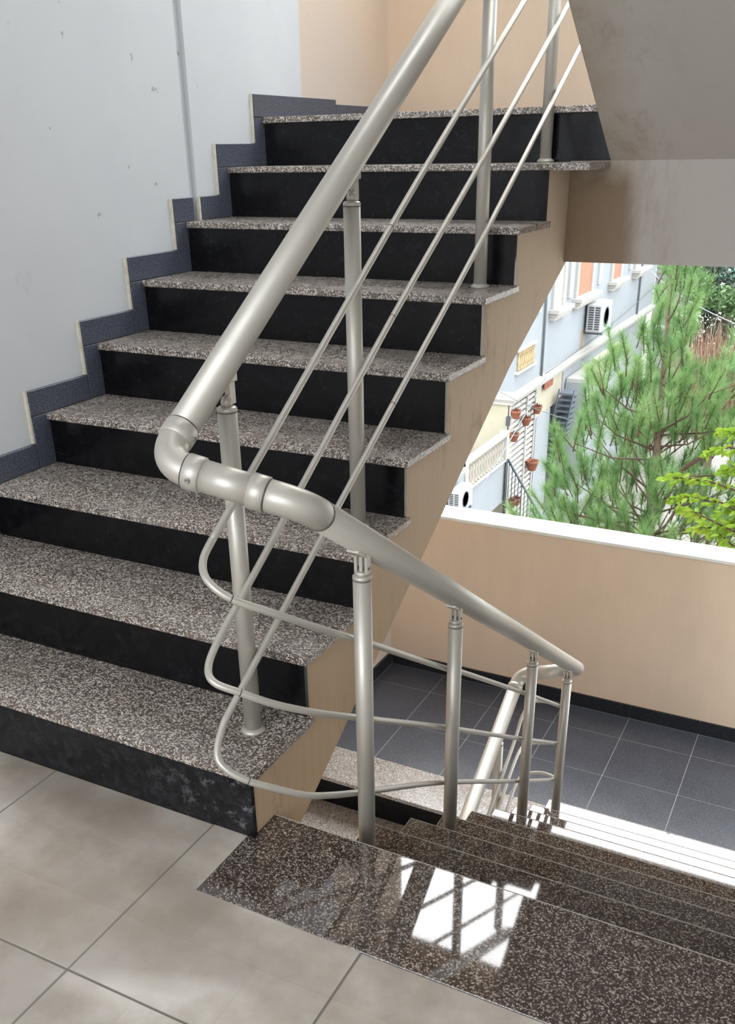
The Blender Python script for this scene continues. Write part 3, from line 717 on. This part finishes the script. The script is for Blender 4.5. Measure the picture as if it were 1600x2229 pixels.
# leaf clouds
def leaf_cloud(name, parent, mat, centers, n, size, seed, kind='stuff'):
    r = random.Random(seed); b = MB()
    for (c, rad) in centers:
        for _ in range(n):
            d = V((r.gauss(0,1), r.gauss(0,1), r.gauss(0,1))).normalized()*rad[0]*r.random()**.4
            p = V(c)+V((d.x, d.y*rad[1]/rad[0], d.z*rad[2]/rad[0]))
            u = V((r.uniform(-1,1), r.uniform(-1,1), r.uniform(-1,1))).normalized(); w = u.orthogonal().normalized(); s = size*r.uniform(.6, 1.2)
            b.add([p-u*s, p-w*s*.4, p+u*s, p+w*s*.4], [(0,1,2,3)])
    o = b.build(name, mat, parent); o['kind'] = kind; return o
t1 = thing('leafy_tree', 'dark evergreen tree below the green tarpaulin', 'tree')
MB().tube([(-.9, 24.6, GZ), (-.85, 24.5, -3.5), (-.9, 24.4, -1.6)], [.16, .12, .05], 8).build('trunk', M['bark'], t1)
leaf_cloud('foliage', t1, M['leaf_dark'], [((-1.25, 24.5, -1.35), (.55, .6, .5)), ((-.75, 24.6, -1.9), (.7, .6, .5)), ((-.2, 24.8, -1.7), (.6, .6, .55)), ((-1.35, 24.6, -2.1), (.4, .5, .35)), ((.4, 24.8, -1.9), (.8, .6, .7)), ((-1.2, 24.6, -2.9), (.6, .6, .6)), ((-.2, 24.8, -2.8), (.8, .6, .6)), ((.9, 24.8, -2.7), (.9, .6, .8))], 800, .075, 4)
t2 = thing('bush', 'yellow-green bush in front of the dark evergreen tree', 'bush')
MB().tube([(-.75, 22.5, -4.5), (-.75, 22.3, -2.3)], [.06, .03], 6).build('stem', M['bark'], t2)
leaf_cloud('foliage', t2, M['leaf_mid'], [((-.75, 22.2, -1.75), (.45, .4, .28)), ((-.35, 22.3, -2.0), (.45, .4, .25)), ((-1.25, 22.1, -1.75), (.22, .3, .25)), ((.1, 22.3, -1.9), (.5, .4, .3))], 380, .075, 8)
# dry reddish shrub
sh = thing('dry_shrub', 'leafless reddish-brown shrub of upright twigs behind the pine', 'shrub')
def twigs(seed, n, mat, x0, x1, zlo, zhi, w):
    r = random.Random(seed); b = MB()
    for _ in range(n):
        x = r.uniform(x0, x1); y = r.uniform(13.4, 15); z0 = zlo+r.uniform(-.3, .3); z1 = min(zhi+.05, z0+r.uniform(.35, 1.1)); dx = r.gauss(0, .09); dy = r.gauss(0, .08)
        s = V((w*r.uniform(.5, 1.2), w*.3, 0)); p0 = V((x, y, z0)); p1 = V((x+dx*.5+r.gauss(0,.02), y+dy*.5, (z0+z1)/2)); p2 = V((x+dx, y+dy, z1))
        b.add([p0-s, p0+s, p1+s*.7, p1-s*.7], [(0,1,2,3)]); b.add([p1-s*.7, p1+s*.7, p2], [(0,1,2)])
    return b
o = twigs(2, 1500, None, -.12, 1.3, -2.35, -1.05, .011).build('twigs', M['dry'], sh); o['kind'] = 'stuff'
o = twigs(7, 450, None, -.10, 1.3, -2.0, -1.0, .008).build('pale_twigs', M['dry_pale'], sh); o['kind'] = 'stuff'
MB().tube([(.4, 14.2, GZ), (.4, 14.2, -2.3)], .06, 7).build('stem', M['bark'], sh)

# pine
pt = thing('pine_tree', 'tall pine with long bright green needle tufts just beyond the balcony wall', 'tree')
TR = [(1.15, 5.6, GZ), (1.10, 5.65, -2.6), (1.05, 5.82, -1.04), (.99, 6.05, -.58), (.92, 6.33, 0.0), (.85, 6.58, .49)]
MB().tube(smooth_path(TR, 5), [.055-.0018*k for k in range(26)], 10).build('trunk', M['bark'], pt)
def trunk_at(z):
    for p, q in zip(TR[1:-1], TR[2:]):
        if p[2] <= z <= q[2]: t = (z-p[2])/(q[2]-p[2]); return V(p).lerp(V(q), t)
    return V(TR[-1]) if z > TR[-1][2] else V((1.1, 5.65, max(z, -2.6)))
TUFTS = [tuple(map(float, s.split(','))) for s in """1.24,5.97,-0.91;1.67,5.33,-1.09;1.5,6.08,-1.35;1.77,5.88,-0.6;0.84,5.91,0.18;0.86,4.95,-1.03;1.93,5.52,-0.96;1.42,6.75,-0.47;0.66,5.68,-0.3;1.53,5.63,-1;0.71,5.96,-0.58;1.83,6.39,-1.46;1.16,5.42,-0.83;0.28,5.81,-1.01;1.54,6.46,-1.32;1.34,5.45,-1.14;0.79,5.77,-1.36;1.18,6.2,-1.2;0.81,6.12,-0.25;1.27,5.96,-1.01;0.5,5.36,-1.07;1.04,5.62,-0.8;0.95,5.71,0.03;1.52,5.74,-0.69;0.77,5.8,-0.83;0.44,6.27,-0.93;0.95,6,-1.14;0.7,5.96,-0.74;0.87,5.39,-1.01;1.66,5.95,-0.72;1.95,5.63,-1.19;1.01,5.81,-0.4;1.7,5.9,-0.24;1.27,6.64,-1.05;1.5,5.62,-0.41;0.78,6.45,-0.88;1.01,6.23,0.57;0.87,6.95,0.03;0.78,5.65,0.15;1.5,5.86,-0.03;1.86,5.84,-0.96;0.52,5.07,-0.42;1.81,5.68,-0.45;1.6,5.83,-0.02;1.69,6.08,-0.54;0.73,6.73,-0.05;1.14,6.02,-0.25;0.73,5.5,-0.93;1.81,5.85,-0.89;0.68,5.53,-0.38;1.05,5.59,-0.21;0.54,5.66,-0.25;1.83,5.55,-1.02;0.84,6.28,0.61;0.72,6.52,-0.72;1.17,5.1,-1.02;0.72,5.88,-0.14;0.81,5.21,-0.94;0.45,4.99,-0.93;1.12,5.95,-0.33;1.59,5.99,-0.28;1,6.81,-0.21;1.52,6.53,-0.81;1.34,7.04,-0.42;1.53,6.33,-0.44;1.13,5.99,-0.53;1.36,5.81,-0.08;0.4,5.4,-0.68;1.38,6.02,-1.39;0.78,5.92,-0.46;0.96,5.82,-0.51;1.72,6.07,-1.38;0.81,5.83,-0.06;0.88,6.14,0.3;1.69,6.23,-0.44;0.61,5.13,-0.35;1.12,5.99,-0.15;0.88,6.78,0.19;0.65,5.63,-0.08;1.33,5.54,-0.29;1.36,6.22,-1.21;0.27,6.23,-0.84;0.64,6.23,-0.37;0.84,6.8,-0.27;1.3,6.6,-0.16;0.7,6.61,-0.48;0.97,5.49,-1.11;0.5,5.31,-0.9;1.78,6.97,-1.03;1.49,7,-0.41;1.41,5.91,-0.36;1.51,6.65,-0.68;0.77,6.67,0.42;0.54,5.5,-0.75;0.78,5.33,-0.76;1.34,6.3,-0.29;1.38,5.68,-1.13;1.08,6.08,-1.21;0.88,6.29,0.18;1.61,6.66,-1.16;0.65,5.87,-0.8;1.5,6.17,0;1.13,5.82,0.13;1.65,6.18,-0.12;0.88,6.06,-1.47;0.43,6.08,-0.46;1.62,6.14,-0.88;1.08,6.55,-1.01;1.24,6.67,-0.46;1.57,7.32,-0.18;1.21,6.37,-0.61;1.22,6.63,-0.93;0.53,5.71,-1.2;0.42,5.86,-1.35;1.02,5.7,-0.71;1.25,5.75,-0.24;1.5,5.69,-0.84;1.69,6.12,-1.22;1.15,5.85,-1.36;1.74,5.41,-0.87;1.28,6.04,-0.21;0.84,6.23,-0.95;0.55,5.8,-1.33;0.97,6.74,-0.63;0.81,6.64,-0.32;1.31,6.98,-0.16;0.84,6.55,0.51;0.68,6.17,-1.08;1.04,5.97,-0.19;1.41,5.73,-0.92;1.75,5.61,-0.72;0.93,6.09,0.11;1.13,5.84,0.27;1.12,5.88,0.38;0.97,5.39,-0.28;0.7,6.44,-0.94;0.84,5.58,-1.18;1.83,5.94,-0.83;0.66,6.23,-1.22;1.06,6.2,-1.36;0.38,6.4,-0.65;1.75,5.91,-0.7;1.21,6.08,-1.26;0.62,5.93,-1.32;1.52,6.31,-1.01;1.09,5.97,0.51;1.38,5.97,-0.51;1.16,6.02,-1.01;1.18,5.32,-0.67;0.97,6.1,0.66;1.55,6.49,-1.21;0.96,5.37,-0.96;1.12,5.17,-0.97;0.56,5.83,-0.89;0.49,6.51,-0.4;1.6,6.38,-1.4;0.55,4.89,-0.94;0.26,5.74,-1.09;1.53,5.3,-0.97;0.43,6.11,-0.24;0.57,6.25,-0.03;0.46,5.26,-0.73;1.65,7.1,-0.43;1.57,6.8,-0.66;1.64,5.92,-0.56;0.87,6.33,-0.76;0.77,6.74,0.31;0.63,6.18,-0.53;0.72,6.33,-0.76;1.18,6,-0.46;1.72,6.99,-0.69;1.88,6.06,-0.94;0.48,6.34,-0.13;1.13,6.55,-0.92;1.94,6.14,-1.29;1.57,6.36,-0.05;1.47,6.16,-0.47;0.77,5.9,-0.22;0.6,5.2,-0.92;1.77,6.35,-1.21;0.85,6.37,-0.46""".split(';')]
rr = random.Random(21)
extra = [(rr.uniform(-.2, 2.6), rr.uniform(5.2, 7.4), rr.uniform(-2.6, -1.2)) for _ in range(90)]+[(p[0]+rr.gauss(0,.05), p[1]+rr.gauss(.25,.15), p[2]-.03+rr.gauss(0,.05)) for p in TUFTS for _ in (0, 1)]
nd = MB(); tw = MB()
for i, p in enumerate(TUFTS+extra):
    p = V(p)-V((0, 0, .09)); t = trunk_at(p.z-.18-.25*rr.random())
    if (p-t).length > .15 and i % 3 == 0 and i < len(TUFTS):
        mid = t.lerp(p, .55)+V((0, 0, -.05)); tw.tube([t, mid, p], [.009, .006, .003], 5)
    out = V((p.x-t.x, p.y-t.y, 0)); ax = (V((rr.gauss(0,.25), rr.gauss(0,.25), 1.0))+out*.45).normalized()
    L = rr.uniform(.10, .20); tw.tube([p-ax*.06, p+ax*L], [.005, .003], 4)
    u = ax.orthogonal().normalized(); w = ax.cross(u); tone = rr.random()
    for k in range(190):
        f = rr.random(); a = rr.uniform(0, 6.283); sp = rr.uniform(.5, 1.5)*(1.25-.7*f)
        d = (ax+(u*math.cos(a)+w*math.sin(a))*sp).normalized(); ln = rr.uniform(.08, .13)
        q = p+ax*(L*f); tip = q+d*ln+V((0, 0, -.012*rr.random())); s = d.cross(V((rr.uniform(-1,1), rr.uniform(-1,1), rr.uniform(-1,1)))).normalized()*.0014
        nd.add([q-s, q+s, tip], [(0, 1, 2)])
o = nd.build('foliage', M['needle'], pt); o['kind'] = 'stuff'
tw.build('branches', M['bark'], pt)['kind'] = 'stuff'
MB().tube([(1.06, 5.9, -1.2), (1.2, 6.0, -.80), (1.42, 6.1, -.62), (1.6, 6.1, -.50)], [.022, .018, .013, .008], 7).build('branch', M['bark'], pt)
MB().tube([(1.0, 5.8, -1.3), (.75, 5.7, -1.17), (.45, 5.6, -1.12)], [.018, .012, .007], 6).build('branch', M['bark'], pt)

# leafy branches of a broadleaf tree at the right
lt = thing('leafy_tree', 'yellow-green broadleaf branches reaching in at the right over the balcony wall', 'tree')
MB().tube([(2.3, 4.6, GZ), (2.25, 4.55, -2.5), (2.1, 4.3, -.9), (2.0, 4.2, 0)], [.08, .06, .035, .01], 8).build('trunk', M['bark'], lt)
BR = [[(1.86,4.02,-.29),(1.67,4.01,-.24),(1.53,4.01,-.23),(1.41,4.0,-.24)], [(1.88,3.97,-.39),(1.71,3.98,-.33),(1.55,3.97,-.32),(1.46,3.97,-.35)], [(1.81,4.14,-.03),(1.7,4.17,.01),(1.64,4.18,-.02)], [(1.82,4.11,-.09),(1.7,4.12,-.07),(1.59,4.11,-.11)],
      [(1.91,3.93,-.5),(1.76,3.94,-.45),(1.61,3.95,-.4),(1.52,3.98,-.39)], [(1.85,4.05,-.22),(1.74,4.09,-.17),(1.68,4.1,-.2)], [(1.92,3.89,-.59),(1.8,3.92,-.53),(1.72,3.96,-.49)], [(1.9,4.0,-.35),(1.8,4.03,-.32),(1.72,4.01,-.41)], [(1.95,3.95,-.5),(1.82,3.97,-.47),(1.70,3.97,-.47),(1.60,3.98,-.49)], [(1.95,4.1,-.14),(1.85,4.12,-.12),(1.76,4.12,-.16)], [(1.95,3.95,-.42),(1.86,3.97,-.40),(1.78,3.97,-.42)]]
lv = MB(); rr = random.Random(9)
for br in BR:
    pts = [V(p) for p in br]; root = pts[0]+V((.22, .22, -.12))
    MB().tube([root]+pts, [.006]*(len(pts))+[.002], 6).build('branch', M['bark'], lt)
    path = smooth_path(pts, 7)
    for q in path:
        for s_ in range(3):
            sd = rr.choice((-1, 1)); d = V((-.5+rr.gauss(0,.35), rr.gauss(0,.4), -.55*rr.random()+.15*sd)).normalized(); ln = rr.uniform(.035, .06)
            n_ = d.cross(V((rr.gauss(0,.4), 1, rr.gauss(0,.4)))).normalized(); w = n_*ln*.22; up_ = d.cross(n_)*ln*.06
            b0 = q+V((rr.gauss(0,.008), rr.gauss(0,.02), rr.gauss(0,.008)))
            lv.add([b0, b0+d*ln*.35+w+up_, b0+d*ln*.7+w*.8+up_, b0+d*ln, b0+d*ln*.7-w*.8+up_, b0+d*ln*.35-w+up_, b0+d*ln*.5], [(0,1,6),(1,2,6),(2,3,6),(3,4,6),(4,5,6),(5,0,6)])
o = lv.build('foliage', M['bright_leaf'], lt); o['kind'] = 'stuff'

# overhead cables
def cable(a, b, sag, label, r=.006, m='cable'):
    a = V(a); b = V(b); pts = [a.lerp(b, t/12)-V((0, 0, sag*4*(t/12)*(1-t/12))) for t in range(13)]
    tag(MB().tube(pts, r, 6).build('cable', M[m]), label, 'cable')
cable((-.35, 11.9, -.08), (1.47, 5.55, .33), .05, 'pale cable crossing in front of the dark trees, falling to the right', .004)
cable((-3.0, 13.0, -1.9), (3.2, 4.3, .25), .45, 'dark cable sagging across the pine from the villa', .004, 'cable_dark')
cable((.66, 12.3, -.39), (2.4, 6.4, 1.0), .05, 'thin cable rising to the right past the dry shrub', .005)
cable((-2.9, 16.1, -2.40), (-2.9, 26, -1.9), .10, 'thin cable strung along the villa facade', .008, 'cable_dark')
cable((-2.88, 16.1, -2.46), (-2.80, 11.5, -3.9), .05, 'thin pale cable running down from the cornice corner past the balcony', .010)
